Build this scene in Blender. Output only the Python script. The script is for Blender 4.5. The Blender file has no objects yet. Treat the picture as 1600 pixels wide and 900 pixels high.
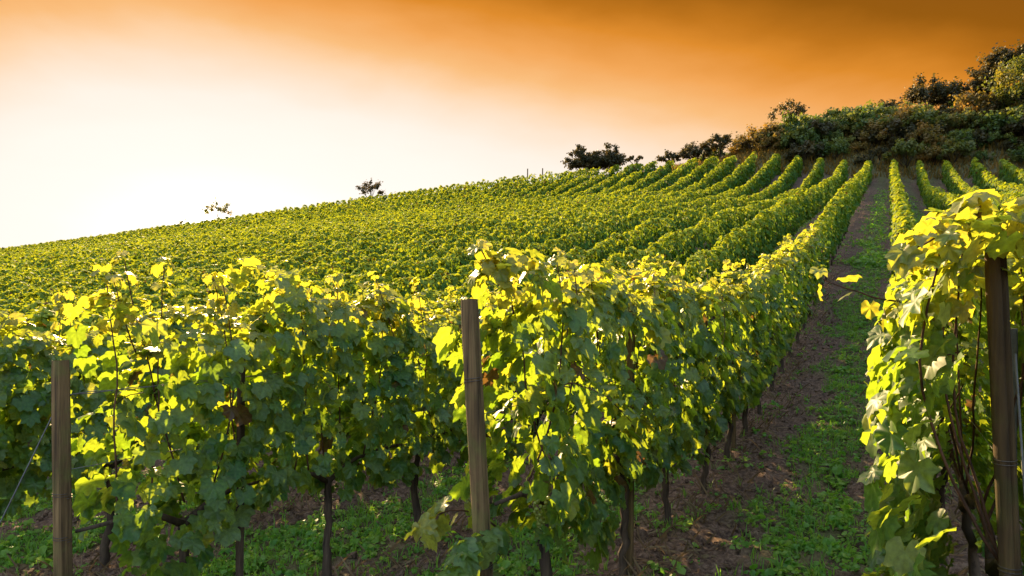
import bpy, math, random
import numpy as np

SC = bpy.context.scene
COL = SC.collection
R = math.radians
rng = np.random.default_rng(11)
random.seed(5)

# ------------------------------------------------------------------ camera
EYE = 1.72
cam_d = bpy.data.cameras.new("camera")
cam = bpy.data.objects.new("camera", cam_d)
COL.objects.link(cam)
cam.location = (0, 0, EYE)
cam.rotation_euler = (R(90), 0, R(28.2))
cam_d.lens = 24.75
cam_d.sensor_width = 36
cam_d.shift_y = 0.03125
cam_d.clip_start = 0.05
cam_d.clip_end = 3000
SC.camera = cam

# ------------------------------------------------------------------ view / render
SC.view_settings.view_transform = 'Standard'
SC.view_settings.look = 'None'
SC.view_settings.gamma = 1
SC.view_settings.exposure = 3.0
SC.view_settings.use_curve_mapping = False
SC.render.engine = 'CYCLES'
SC.cycles.max_bounces = 7
SC.cycles.diffuse_bounces = 4
SC.cycles.glossy_bounces = 2
SC.cycles.transmission_bounces = 5
SC.cycles.caustics_reflective = False
SC.cycles.caustics_refractive = False
SC.cycles.use_denoising = True
SC.cycles.sample_clamp_indirect = 6

SUN_AZ = 52.0      # degrees from +Y towards -X
SUN_EL = 22.0

# ------------------------------------------------------------------ sun
sun_d = bpy.data.lights.new("sun", 'SUN')
sun_d.energy = 2.4
sun_d.angle = R(0.8)
sun_d.color = (1.0, 0.71, 0.35)
sun = bpy.data.objects.new("sun", sun_d)
COL.objects.link(sun)
sun.location = (-60, 50, 40)
sun.rotation_euler = (R(90 - SUN_EL), 0, R(SUN_AZ + 180))

# ------------------------------------------------------------------ node helpers
class NT:
    def __init__(s, tree):
        s.t = tree
        s.t.nodes.clear()
    def n(s, typ, **kw):
        nd = s.t.nodes.new(typ)
        for k, v in kw.items():
            setattr(nd, k, v)
        return nd
    def put(s, sock, v):
        if hasattr(v, 'is_output') or isinstance(v, bpy.types.NodeSocket):
            s.t.links.new(v, sock)
        else:
            sock.default_value = v
    def m(s, op, a, b=0.0, c=None, clamp=False):
        nd = s.n('ShaderNodeMath', operation=op, use_clamp=clamp)
        s.put(nd.inputs[0], a)
        s.put(nd.inputs[1], b)
        if c is not None:
            s.put(nd.inputs[2], c)
        return nd.outputs[0]
    def ramp(s, fac, stops, interp='LINEAR'):
        nd = s.n('ShaderNodeValToRGB')
        cr = nd.color_ramp
        cr.interpolation = interp
        while len(cr.elements) < len(stops):
            cr.elements.new(0.5)
        for e, (p, c) in zip(cr.elements, stops):
            e.position = p
            e.color = (c[0], c[1], c[2], 1)
        s.put(nd.inputs[0], fac)
        return nd.outputs[0]
    def mix(s, fac, a, b, blend='MIX'):
        nd = s.n('ShaderNodeMix', data_type='RGBA', blend_type=blend)
        s.put(nd.inputs[0], fac)
        for i, v in ((6, a), (7, b)):
            if isinstance(v, tuple):
                v = (v[0], v[1], v[2], 1)
            s.put(nd.inputs[i], v)
        return nd.outputs[2]
    def noise(s, vec, scale, detail=4, rough=0.55, dist=0.0):
        nd = s.n('ShaderNodeTexNoise')
        if vec is not None:
            s.t.links.new(vec, nd.inputs['Vector'])
        nd.inputs['Scale'].default_value = scale
        nd.inputs['Detail'].default_value = detail
        nd.inputs['Roughness'].default_value = rough
        nd.inputs['Distortion'].default_value = dist
        return nd.outputs['Fac']
    def maprange(s, v, a, b, c, d):
        nd = s.n('ShaderNodeMapRange')
        s.put(nd.inputs[0], v)
        for i, x in enumerate((a, b, c, d)):
            nd.inputs[i + 1].default_value = x
        return nd.outputs[0]
    def scaled(s, vec, xyz):
        nd = s.n('ShaderNodeMapping')
        s.t.links.new(vec, nd.inputs[0])
        nd.inputs['Scale'].default_value = xyz
        return nd.outputs[0]

# ------------------------------------------------------------------ world: evening sky
world = bpy.data.worlds.new("World")
SC.world = world
world.use_nodes = True
w = NT(world.node_tree)
tc = w.n('ShaderNodeTexCoord')
sky = w.n('ShaderNodeTexSky', sky_type='NISHITA', sun_disc=False)
sky.sun_elevation = R(SUN_EL)
sky.sun_rotation = R(360 - SUN_AZ)
sky.dust_density = 6.0
sky.ozone_density = 0.4
bg_sky = w.n('ShaderNodeBackground')
w.t.links.new(sky.outputs[0], bg_sky.inputs[0])
bg_sky.inputs[1].default_value = 0.145
rot = w.n('ShaderNodeVectorRotate', rotation_type='Z_AXIS')
w.t.links.new(tc.outputs['Generated'], rot.inputs['Vector'])
rot.inputs['Angle'].default_value = R(-SUN_AZ)       # the sun's bearing becomes +Y
sep = w.n('ShaderNodeSeparateXYZ')
w.t.links.new(rot.outputs[0], sep.inputs[0])
az = w.m('MULTIPLY', w.m('ARCTAN2', sep.outputs[0], sep.outputs[1]), 57.2958)     # right of the sun is +
el = w.m('MULTIPLY', w.m('ARCSINE', sep.outputs[2]), 57.2958)
azr = w.m('DIVIDE', w.m('MAXIMUM', az, 0.0), 2.5)
azl = w.m('DIVIDE', w.m('MINIMUM', az, 0.0), 1.25)
azs = w.m('ADD', azr, azl)
de = w.m('SUBTRACT', el, 7.3)
t = w.m('SQRT', w.m('ADD', w.m('MULTIPLY', azs, azs), w.m('MULTIPLY', de, de)))
t = w.m('ADD', t, w.m('MULTIPLY', w.m('SUBTRACT', w.m('MINIMUM', el, 40.0), 15.0), 0.6))
cl = w.noise(w.scaled(rot.outputs[0], (1.0, 1.0, 3.2)), 2.6, 5, 0.5, 0.4)
cl2 = w.noise(w.scaled(rot.outputs[0], (1.0, 1.0, 2.6)), 7.0, 4, 0.5, 0.2)
t = w.m('ADD', t, w.m('MULTIPLY', w.m('SUBTRACT', cl, 0.5), 5.0))
t = w.m('ADD', t, w.m('MULTIPLY', w.m('SUBTRACT', cl2, 0.5), 2.6))
tn = w.m('DIVIDE', t, 50.0, clamp=True)
G = 0.126
def q(r, g, b): return (r * G, g * G, b * G)
warm = w.ramp(tn, [(0.0, q(1.16, 1.08, 1.0)), (0.05, q(1.08, 1.0, .92)), (0.14, q(1.04, .965, .87)), (0.20, q(1.02, .91, .80)),
                   (0.26, q(1.0, .79, .61)), (0.31, q(1.0, .67, .41)), (0.36, q(.96, .52, .21)),
                   (0.42, q(.90, .39, .10)), (0.476, q(.74, .265, .028)), (0.52, q(.53, .18, .013)),
                   (0.58, q(.31, .105, .006)), (0.8, q(.17, .065, .012))])
disc = w.m('POWER', w.m('MAXIMUM', w.m('SUBTRACT', 1.0, w.m('DIVIDE', w.m('SQRT', w.m('ADD', w.m('MULTIPLY', az, az), w.m('MULTIPLY', de, de))), 3.0)), 0.0), 3.0)
warm2 = w.mix(1.0, warm, w.mix(disc, (0, 0, 0), (1.6, 1.4, 1.1)), 'ADD')
bg_warm = w.n('ShaderNodeBackground')
w.t.links.new(warm2, bg_warm.inputs[0])
bg_warm.inputs[1].default_value = 1.0
mask = w.maprange(t, 44.0, 85.0, 0.0, 1.0)
ms = w.n('ShaderNodeMixShader')
w.t.links.new(mask, ms.inputs[0])
w.t.links.new(bg_warm.outputs[0], ms.inputs[1])
w.t.links.new(bg_sky.outputs[0], ms.inputs[2])
wo = w.n('ShaderNodeOutputWorld')
w.t.links.new(ms.outputs[0], wo.inputs[0])

# ------------------------------------------------------------------ numeric helpers
def vnoise(x, y, z=0.0, seed=0):
    x, y, z = np.broadcast_arrays(np.asarray(x, float), np.asarray(y, float), np.asarray(z, float))
    xi, yi, zi = np.floor(x).astype(np.int64), np.floor(y).astype(np.int64), np.floor(z).astype(np.int64)
    xf, yf, zf = x - xi, y - yi, z - zi
    u, v, ww = [f * f * (3 - 2 * f) for f in (xf, yf, zf)]
    def h(a, b, c):
        n = (a * 374761393 + b * 668265263 + c * 2147483647 + seed * 974711) & 0x7fffffff
        n = ((n ^ (n >> 13)) * 1274126177) & 0x7fffffff
        n = ((n ^ (n >> 16)) * 668265263) & 0x7fffffff
        return ((n ^ (n >> 15)) & 0xffff) / 65535.0
    r = 0
    for a in (0, 1):
        for b in (0, 1):
            for c in (0, 1):
                r = r + h(xi + a, yi + b, zi + c) * (u if a else 1 - u) * (v if b else 1 - v) * (ww if c else 1 - ww)
    return r * 2 - 1

def prof(v, a, b):
    a = np.asarray(a, float); b = np.asarray(b, float)
    h = np.diff(a); d = np.diff(b) / h
    m = np.zeros_like(b)
    for i in range(1, len(b) - 1):
        m[i] = 0 if d[i - 1] * d[i] <= 0 else 2 * d[i - 1] * d[i] / (d[i - 1] + d[i])
    v = np.clip(v, a[0], a[-1]); k = np.clip(np.searchsorted(a, v) - 1, 0, len(a) - 2)
    t = (v - a[k]) / h[k]
    return (2*t**3-3*t**2+1)*b[k] + (t**3-2*t*t+t)*h[k]*m[k] + (-2*t**3+3*t*t)*b[k+1] + (t**3-t*t)*h[k]*m[k+1]

YP = [-60, 0, 2.7, 6.5, 8.75, 12, 17, 25, 33, 41, 55, 64, 70, 74, 80, 90, 110, 400]
ZP = np.array([-2.2, -1.77, -1.75, -1.72, -1.5, -1.0, 0.0, 1.9, 3.75, 5.5, 8.6, 10.9, 12.1, 12.3, 12.0, 11.2, 9, -20]) + 1.75
XP = [-220, -142, -90, -60, -31, -12, -6, -1.6, 0.3, 2.2, 6, 10, 25, 80]
FP = [.83, .93, 1.03, 1.10, 1.15, 1.13, 1.06, 1.0, .99, .97, .95, .93, .9, .8]
def ground(X, Y):
    X = np.asarray(X, float); Y = np.asarray(Y, float)
    X, Y = np.broadcast_arrays(X, Y)
    z = prof(Y, YP, ZP) * prof(X, XP, FP) - 0.03
    off = prof(X, [-40, -14, -8, -5.4, -3.5, -1.6, .3, 2.2, 6, 40], [-.3, -.3, -.25, -.2, -.17, 0, .1, .1, 0, 0]) * prof(Y, [0, 6, 16, 30], [1, 1, .4, 0])
    off = off - prof(X, [-220, -120, -60, -9, -5.4, -3.5, -1.6, .3, 2.2, 6, 40], [.4, .7, 1.1, 1.3, 1.2, .5, 0, .3, 1.0, 1.0, .8]) * prof(Y, [10, 16, 25, 40, 52, 62, 70], [0, .1, .35, .85, 1, .6, 0])
    bank = prof(X, [-90, -60, -36, -22, -16, -11, -5, 0, 8, 14, 40], [1.6, 1.9, 2.2, 2.8, 3.4, 4.9, 6.7, 7.3, 7.5, 9, 12]) * prof(Y, [70.6, 73.2, 80, 88, 200], [0, .42, 1, 1.1, 1.1])
    bank = bank + prof(X, [10, 14, 30], [0, 2.5, 8]) * prof(Y, [60, 72], [0, 1])
    return z + off + bank

def rough(X, Y):
    """clods and furrows of the tilled soil"""
    a = vnoise(X * 2.1, Y * 2.1, 0, 3) * .035 + vnoise(X * 5.3, Y * 5.3, 0, 4) * .03
    b = np.abs(vnoise(X * 11.7, Y * 11.7, 0, 5)) * .05
    return a + b - 0.012

def gz(x, y):
    return float(ground(np.array([x]), np.array([y]))[0] + rough(np.array([x]), np.array([y]))[0])

def norm(v):
    return v / np.maximum(np.linalg.norm(v, axis=-1, keepdims=True), 1e-9)

# ------------------------------------------------------------------ object helpers
def tag(o, label=None, cat=None, group=None, kind=None):
    if label: o['label'] = label
    if cat: o['category'] = cat
    if group: o['group'] = group
    if kind: o['kind'] = kind
    return o

def empty(name, loc, rz=0):
    o = bpy.data.objects.new(name, None)
    o.empty_display_size = 0.2
    o.location = loc
    o.rotation_euler = (0, 0, rz)
    COL.objects.link(o)
    return o

def np_mesh(name, V, F, attr=None, smooth=False):
    """V (n,3), F (m,k) of one polygon size"""
    me = bpy.data.meshes.new(name)
    V = np.ascontiguousarray(V, np.float32); F = np.ascontiguousarray(F, np.int32)
    me.vertices.add(len(V)); me.vertices.foreach_set('co', V.ravel())
    k = F.shape[1]
    me.loops.add(F.size); me.loops.foreach_set('vertex_index', F.ravel())
    me.polygons.add(len(F)); me.polygons.foreach_set('loop_start', np.arange(0, F.size, k, dtype=np.int32))
    me.polygons.foreach_set('use_smooth', np.full(len(F), smooth))
    if attr is not None:
        a = me.attributes.new('leaf', 'FLOAT_COLOR', 'POINT')
        a.data.foreach_set('color', np.ascontiguousarray(attr, np.float32).ravel())
    me.update(calc_edges=True)
    return me

def obj(name, me, mat=None, parent=None, loc=None):
    o = bpy.data.objects.new(name, me)
    COL.objects.link(o)
    if mat is not None and not me.materials:
        me.materials.append(mat)
    if parent is not None:
        o.parent = parent
    if loc is not None:
        o.location = loc
    return o

def tube(pts, rad, sides=8, wob=0.0, seed=0):
    P = np.array(pts, float); n = len(P)
    rad = np.broadcast_to(np.array(rad, float), (n,))
    T = norm(np.gradient(P, axis=0))
    ref = np.array([0.31, 0.93, 0.2])
    A = norm(np.cross(T, ref)); B = np.cross(T, A)
    an = np.linspace(0, 2 * np.pi, sides, endpoint=False)
    rr = rad[:, None] * (1 + wob * vnoise(np.arange(n)[:, None] * .9, an[None] * 1.3, seed * 3.1, seed))
    V = P[:, None] + rr[..., None] * (np.cos(an)[None, :, None] * A[:, None] + np.sin(an)[None, :, None] * B[:, None])
    V = V.reshape(-1, 3)
    i = np.arange(n - 1)[:, None] * sides; j = np.arange(sides)[None]; j2 = (j + 1) % sides
    F = np.stack([i + j, i + j2, i + sides + j2, i + sides + j], -1).reshape(-1, 4)
    V = np.vstack([V, P[0], P[-1]])
    c0, c1 = len(V) - 2, len(V) - 1
    j = np.arange(sides); j2 = (j + 1) % sides
    caps = np.vstack([np.stack([j2, j, np.full(sides, c0), np.full(sides, c0)], -1),
                      np.stack([(n - 1) * sides + j, (n - 1) * sides + j2, np.full(sides, c1), np.full(sides, c1)], -1)])
    return V, F, caps[:, :3]

def tubes_mesh(name, tubes):
    V = []; F4 = []; F3 = []; o = 0
    for v, f, c in tubes:
        V.append(v); F4.append(f + o); F3.append(c + o); o += len(v)
    me = bpy.data.meshes.new(name)
    V = np.vstack(V)
    faces = [tuple(x) for x in np.vstack(F4)] + [tuple(x) for x in np.vstack(F3)]
    me.from_pydata([tuple(x) for x in V], [], faces)
    me.polygons.foreach_set('use_smooth', np.full(len(me.polygons), True))
    me.update()
    return me

# ------------------------------------------------------------------ materials
def mat(name):
    m = bpy.data.materials.new(name); m.use_nodes = True
    return m, NT(m.node_tree)

def leaf_material(name, dark, light, young, tr_dark, tr_young, brown=(.10, .055, .02), trans=.5, rough_=.42, vein=True, spec=.5):
    m, k = mat(name)
    at = k.n('ShaderNodeAttribute', attribute_name='leaf')
    sp = k.n('ShaderNodeSeparateColor'); k.t.links.new(at.outputs['Color'], sp.inputs[0])
    rnd, yng, ven = sp.outputs[0], sp.outputs[1], sp.outputs[2]
    base = k.mix(rnd, dark, light)
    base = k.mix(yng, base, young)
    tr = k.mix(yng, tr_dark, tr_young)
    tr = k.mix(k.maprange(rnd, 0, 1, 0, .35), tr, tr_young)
    isb = k.maprange(rnd, .975, .99, 0, 1)
    base = k.mix(isb, base, brown); tr = k.mix(isb, tr, (brown[0] * 1.6, brown[1] * 1.5, brown[2]))
    if vein:
        geo = k.n('ShaderNodeNewGeometry')
        base = k.mix(k.m('MULTIPLY', geo.outputs['Backfacing'], .35), base, (.13, .16, .07))
        vv = k.m('MULTIPLY', k.m('POWER', ven, 7.0), .45)
        base = k.mix(vv, base, (.16, .22, .06))
        tr = k.mix(k.m('MULTIPLY', vv, .8), tr, (.16, .2, .02))
        nz = k.noise(geo.outputs['Position'], 55, 3)
        mot = k.maprange(nz, .3, .7, .72, 1.2)
        base = k.mix(1.0, base, mot, 'MULTIPLY'); tr = k.mix(1.0, tr, mot, 'MULTIPLY')
    pb = k.n('ShaderNodeBsdfPrincipled')
    k.put(pb.inputs['Base Color'], base)
    pb.inputs['Roughness'].default_value = rough_
    pb.inputs['Specular IOR Level'].default_value = spec
    tl = k.n('ShaderNodeBsdfTranslucent'); k.put(tl.inputs[0], tr)
    ms = k.n('ShaderNodeMixShader'); ms.inputs[0].default_value = trans
    k.t.links.new(pb.outputs[0], ms.inputs[1]); k.t.links.new(tl.outputs[0], ms.inputs[2])
    out = k.n('ShaderNodeOutputMaterial'); k.t.links.new(ms.outputs[0], out.inputs[0])
    return m

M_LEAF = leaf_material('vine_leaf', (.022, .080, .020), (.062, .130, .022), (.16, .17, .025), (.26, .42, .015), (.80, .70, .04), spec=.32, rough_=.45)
M_FAR = leaf_material('vine_leaf_far', (.026, .078, .014), (.052, .115, .017), (.16, .20, .022), (.17, .30, .012), (.62, .64, .02), vein=False, rough_=.7, trans=.29, spec=.1)  # young tint also puts the sunlit tops of far rows into the colour
M_WEED = leaf_material('weed_leaf', (.06, .18, .022), (.12, .26, .03), (.20, .30, .035), (.15, .40, .02), (.35, .5, .04), vein=False, trans=.5, spec=.3)
M_SHRUB = leaf_material('shrub_leaf', (.05, .07, .015), (.09, .105, .02), (.17, .13, .025), (.18, .21, .015), (.45, .32, .03), vein=False, trans=.35, rough_=.6, spec=.25)
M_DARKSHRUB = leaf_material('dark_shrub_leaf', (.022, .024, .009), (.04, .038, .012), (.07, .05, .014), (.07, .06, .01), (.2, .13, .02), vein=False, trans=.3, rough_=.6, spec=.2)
M_SHRUB2 = leaf_material('green_shrub_leaf', (.028, .055, .012), (.055, .085, .016), (.10, .11, .018), (.12, .2, .015), (.30, .30, .03), vein=False, trans=.35, rough_=.6, spec=.25)
M_SHRUB3 = leaf_material('rusty_shrub_leaf', (.07, .06, .016), (.13, .09, .022), (.22, .12, .025), (.22, .17, .02), (.5, .26, .03), vein=False, trans=.35, rough_=.6, spec=.2)
M_STRAW = leaf_material('dry_straw', (.10, .07, .035), (.20, .15, .075), (.14, .08, .04), (.1, .07, .03), (.2, .14, .06), vein=False, trans=.2, rough_=.8, spec=.1)

def bark_material(name, c1, c2, scale=(30, 30, 4), bump=.6, green=None):
    m, k = mat(name)
    tcn = k.n('ShaderNodeTexCoord')
    v = k.scaled(tcn.outputs['Object'], scale)
    n1 = k.noise(v, 1.0, 6, .65, .6)
    n2 = k.noise(tcn.outputs['Object'], 7.0, 4, .6)
    c = k.mix(k.maprange(n1, .35, .68, 0, 1), c1, c2)
    if green:
        c = k.mix(k.maprange(n2, .48, .7, 0, .8), c, green)
    c = k.mix(k.maprange(n1, .40, .32, 0, .9), c, (.012, .009, .006))
    n3 = k.noise(k.scaled(tcn.outputs['Object'], (9, 9, 2.2)), 1.0, 3, .5, .3)
    c = k.mix(1.0, c, k.maprange(n3, .35, .65, .55, 1.25), 'MULTIPLY')
    pb = k.n('ShaderNodeBsdfPrincipled'); k.put(pb.inputs['Base Color'], c)
    pb.inputs['Roughness'].default_value = .85; pb.inputs['Specular IOR Level'].default_value = .2
    bp = k.n('ShaderNodeBump'); bp.inputs['Strength'].default_value = bump; bp.inputs['Distance'].default_value = .01
    k.put(bp.inputs['Height'], n1); k.t.links.new(bp.outputs[0], pb.inputs['Normal'])
    out = k.n('ShaderNodeOutputMaterial'); k.t.links.new(pb.outputs[0], out.inputs[0])
    return m

M_BARK = bark_material('vine_bark', (.035, .022, .014), (.10, .065, .04))
M_CANE = bark_material('cane_bark', (.05, .022, .012), (.11, .05, .025), (60, 60, 8), .3)
M_POST = bark_material('weathered_wood', (.055, .031, .013), (.19, .115, .046), (42, 42, 1.6), 1.0, (.11, .105, .025))
M_POSTD = bark_material('dark_post_wood', (.032, .019, .009), (.085, .050, .02), (38, 38, 1.2), 1.0, (.06, .055, .014))  # darker tone than the other post wood
M_TWIG = bark_material('twig_bark', (.03, .02, .012), (.06, .04, .02), (6, 6, 2), .3)

def plain(name, col, rough_=.5, metal=0.0, var=.25, sc=40):
    m, k = mat(name)
    tcn = k.n('ShaderNodeTexCoord')
    nz = k.noise(tcn.outputs['Object'], sc, 4)
    c = k.mix(1.0, col, k.maprange(nz, .3, .7, 1 - var, 1 + var), 'MULTIPLY')
    pb = k.n('ShaderNodeBsdfPrincipled'); k.put(pb.inputs['Base Color'], c)
    pb.inputs['Roughness'].default_value = rough_; pb.inputs['Metallic'].default_value = metal
    out = k.n('ShaderNodeOutputMaterial'); k.t.links.new(pb.outputs[0], out.inputs[0])
    return m
M_WIRE = plain('rusty_wire', (.09, .07, .055), .6, .7)
M_STEEL = plain('galvanised_steel', (.10, .095, .085), .7, .4)

def grape_material():
    m, k = mat('green_grape')
    pb = k.n('ShaderNodeBsdfPrincipled')
    pb.inputs['Base Color'].default_value = (.24, .27, .05, 1)
    pb.inputs['Roughness'].default_value = .35
    tl = k.n('ShaderNodeBsdfTranslucent'); tl.inputs[0].default_value = (.5, .5, .06, 1)
    ms = k.n('ShaderNodeMixShader'); ms.inputs[0].default_value = .35
    k.t.links.new(pb.outputs[0], ms.inputs[1]); k.t.links.new(tl.outputs[0], ms.inputs[2])
    out = k.n('ShaderNodeOutputMaterial'); k.t.links.new(ms.outputs[0], out.inputs[0])
    return m
M_GRAPE = grape_material()

def soil_material():
    m, k = mat('soil')
    geo = k.n('ShaderNodeNewGeometry')
    pos = geo.outputs['Position']
    at = k.n('ShaderNodeAttribute', attribute_name='leaf')
    sp = k.n('ShaderNodeSeparateColor'); k.t.links.new(at.outputs['Color'], sp.inputs[0])
    n1 = k.noise(pos, 3.0, 6, .65); n2 = k.noise(pos, 24.0, 5, .7); n3 = k.noise(pos, .6, 3)
    c = k.mix(k.maprange(n1, .3, .7, 0, 1), (.042, .024, .015), (.125, .072, .043))
    c = k.mix(k.maprange(n2, .45, .75, 0, .8), c, (.27, .175, .115))
    c = k.mix(k.maprange(n2, .45, .3, 0, .8), c, (.024, .016, .012))
    gcol = k.mix(k.maprange(n1, .35, .65, 0, 1), (.05, .085, .018), (.10, .10, .03))
    gf = k.m('MULTIPLY', sp.outputs[0], k.maprange(k.m('ADD', k.m('MULTIPLY', n2, .6), k.m('MULTIPLY', n1, .4)), .38, .62, 0, 1))
    c = k.mix(gf, c, gcol)
    pb = k.n('ShaderNodeBsdfPrincipled'); k.put(pb.inputs['Base Color'], c)
    pb.inputs['Roughness'].default_value = .9; pb.inputs['Specular IOR Level'].default_value = .15
    bp = k.n('ShaderNodeBump'); bp.inputs['Strength'].default_value = .9; bp.inputs['Distance'].default_value = .03
    k.put(bp.inputs['Height'], k.m('ADD', n2, k.m('MULTIPLY', n1, .8))); k.t.links.new(bp.outputs[0], pb.inputs['Normal'])
    out = k.n('ShaderNodeOutputMaterial'); k.t.links.new(pb.outputs[0], out.inputs[0])
    return m
M_SOIL = soil_material()

# ------------------------------------------------------------------ rows
SPC = 1.92
X_R = 0.32                                   # first row right of the path
def row_x(k): return X_R - SPC * k           # k = 0 right of path, 1.. to the left, negative to the right

def path_green(X, Y):
    """how weedy the ground is: green strips in the middle of each alley"""
    f = ((X - X_R) / SPC) % 1.0
    mid = np.clip(1 - np.abs(f - .56) / .36, 0, 1)
    n = vnoise(X * .9, Y * .7, 0, 21) * .5 + vnoise(X * 2.6, Y * 2.6, 0, 22) * .5
    g = np.clip(mid * 1.75 + n * 1.35 - .42, 0, 1)
    g = np.where(Y > 71.5, 1, g)
    return g

# ------------------------------------------------------------------ ground
def axis(*segs):
    a = []
    for lo, hi, st in segs:
        a.append(np.arange(lo, hi - 1e-6, st))
    a.append([segs[-1][1]])
    return np.concatenate(a)
gx = axis((-1500, -300, 200), (-300, -60, 8), (-60, -16, 1.6), (-16, -7, .3), (-7, 1.6, .045), (1.6, 6, .4), (6, 40, 2), (40, 240, 25), (240, 1500, 180))
gy = axis((-1200, -100, 200), (-100, -6, 12), (-6, 1.4, .6), (1.4, 9, .045), (9, 16, .11), (16, 30, .35), (30, 92, 1.0), (92, 400, 18), (400, 1500, 160))
GX, GY = np.meshgrid(gx, gy)
GZ = ground(GX, GY) + rough(GX, GY) * (np.abs(GX) < 60)
nx, ny = len(gx), len(gy)
idx = np.arange(nx * ny).reshape(ny, nx)
F = np.stack([idx[:-1, :-1], idx[:-1, 1:], idx[1:, 1:], idx[1:, :-1]], -1).reshape(-1, 4)
gr = path_green(GX, GY).ravel()
me = np_mesh('ground', np.stack([GX.ravel(), GY.ravel(), GZ.ravel()], -1), F, np.stack([gr, gr * 0, gr * 0, gr * 0 + 1], -1), True)
tag(obj('ground', me, M_SOIL), kind='structure')

# ------------------------------------------------------------------ leaves
def vine_template(seed):
    """lobed, toothed vine leaf: x across, y towards the tip, origin at the petiole"""
    r_ = np.random.default_rng(seed)
    ang = np.array([0, 11, 21, 30, 41, 53, 66, 80, 94, 110, 126, 142, 158, 172])
    rad = np.array([1.0, .88, .84, .72, .80, .92, .80, .70, .76, .80, .68, .66, .58, .2])
    ven = np.array([1, .3, .2, 0, .3, 1, .3, 0, .3, .95, .2, .2, .5, .3])
    a = np.concatenate([ang, -ang[1:][::-1]]); rr = np.concatenate([rad, rad[1:][::-1]]); vv = np.concatenate([ven, ven[1:][::-1]])
    rr = rr * (1 + r_.normal(0, .05, len(rr)))
    x = np.sin(np.radians(a)) * rr; y = np.cos(np.radians(a)) * rr
    z = -.20 * (x * x + y * y) + .10 * np.abs(x) + r_.normal(0, .055, len(x))
    V = np.vstack([[0, 0, 0], np.stack([x, y, z], -1)])
    n = len(x)
    F = np.array([[0, 1 + (i + 1) % n, 1 + i] for i in range(n)])
    return V, F, np.concatenate([[1], vv])
VINE_T = [vine_template(s) for s in range(5)]
def fine_template(seed):
    """the same leaf with an inner ring, so that the blade curves between its veins"""
    V, F, ven = vine_template(seed)
    r_ = np.random.default_rng(seed + 77)
    o = V[1:]; n = len(o)
    a = np.arctan2(o[:, 0], o[:, 1])
    ro = np.hypot(o[:, 0], o[:, 1])
    ri = np.clip(.5 * (ro * .5 + .40), .1, None)
    dip = -.035 * ven[1:] + .03 * (1 - ven[1:])
    def z(x, y): return -.22 * (x * x + y * y) + .12 * np.abs(x) + .06 * np.sin(x * 5 + seed) * y + .05 * np.cos(y * 4 + seed * 2)
    xi, yi = np.sin(a) * ri, np.cos(a) * ri
    inner = np.stack([xi, yi, z(xi, yi) + dip], -1)
    outer = np.stack([o[:, 0], o[:, 1], z(o[:, 0], o[:, 1]) + dip * 1.5 + r_.normal(0, .03, n)], -1)
    V2 = np.vstack([[0, 0, float(z(0.0, 0.0)) - .02], inner, outer])
    j = np.arange(n); j2 = (j + 1) % n
    F2 = np.vstack([np.stack([j * 0, 1 + j2, 1 + j], -1), np.stack([1 + j, 1 + j2, 1 + n + j2], -1), np.stack([1 + j, 1 + n + j2, 1 + n + j], -1)])
    return V2, F2, np.concatenate([[1], ven[1:], ven[1:] * .9])
FINE_T = [fine_template(s) for s in range(6)]
def simple_template():
    V = np.array([[0, -.45, 0], [.62, -.25, -.05], [.66, .35, -.14], [0, 1.0, -.22], [-.66, .35, -.14], [-.62, -.25, -.05], [0, .1, .07]])
    F = np.array([[6, 0, 1], [6, 1, 2], [6, 2, 3], [6, 3, 4], [6, 4, 5], [6, 5, 0]])
    return V, F, np.zeros(7)
SIMPLE_T = [simple_template()]
RHOMB_T = [(np.array([[0, -.55, 0], [.62, .12, -.12], [0, .95, -.08], [-.62, .05, -.1]]), np.array([[0, 1, 2], [0, 2, 3]]), np.zeros(4))]
BLADE_T = [(np.array([[-.045, 0, 0], [.045, 0, 0], [.035, .55, -.04], [-.035, .55, -.04], [0, 1, -.2]]), np.array([[0, 1, 2], [0, 2, 3], [3, 2, 4]]), np.zeros(5))]

def leaves(Pn, N, T, size, rnd, yng, templates):
    """place a template at each point; returns V, F, attr"""
    n = len(Pn)
    N = norm(N); T = norm(T - N * (T * N).sum(-1, keepdims=True)); S_ = np.cross(T, N)
    which = rng.integers(0, len(templates), n)
    VV, FF, AA = [], [], []; off = 0
    for wi, (tv, tf, tven) in enumerate(templates):
        s = np.where(which == wi)[0]
        if len(s) == 0: continue
        curl = rng.uniform(.3, 1.9, len(s))[:, None]
        sx = size[s][:, None] * rng.uniform(.88, 1.1, len(s))[:, None] * rng.choice([-1, 1], len(s))[:, None]
        lx = tv[None, :, 0] * sx; ly = tv[None, :, 1] * size[s][:, None]; lz = tv[None, :, 2] * size[s][:, None] * curl
        V = Pn[s][:, None] + lx[..., None] * S_[s][:, None] + ly[..., None] * T[s][:, None] + lz[..., None] * N[s][:, None]
        k = tv.shape[0]
        F_ = tf[None] + (np.arange(len(s)) * k)[:, None, None] + off
        A = np.empty((len(s), k, 4)); A[..., 0] = rnd[s][:, None]; A[..., 1] = yng[s][:, None]; A[..., 2] = tven[None]; A[..., 3] = 1
        VV.append(V.reshape(-1, 3)); FF.append(F_.reshape(-1, 3)); AA.append(A.reshape(-1, 4)); off += len(s) * k
    return np.vstack(VV), np.vstack(FF), np.vstack(AA)

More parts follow.
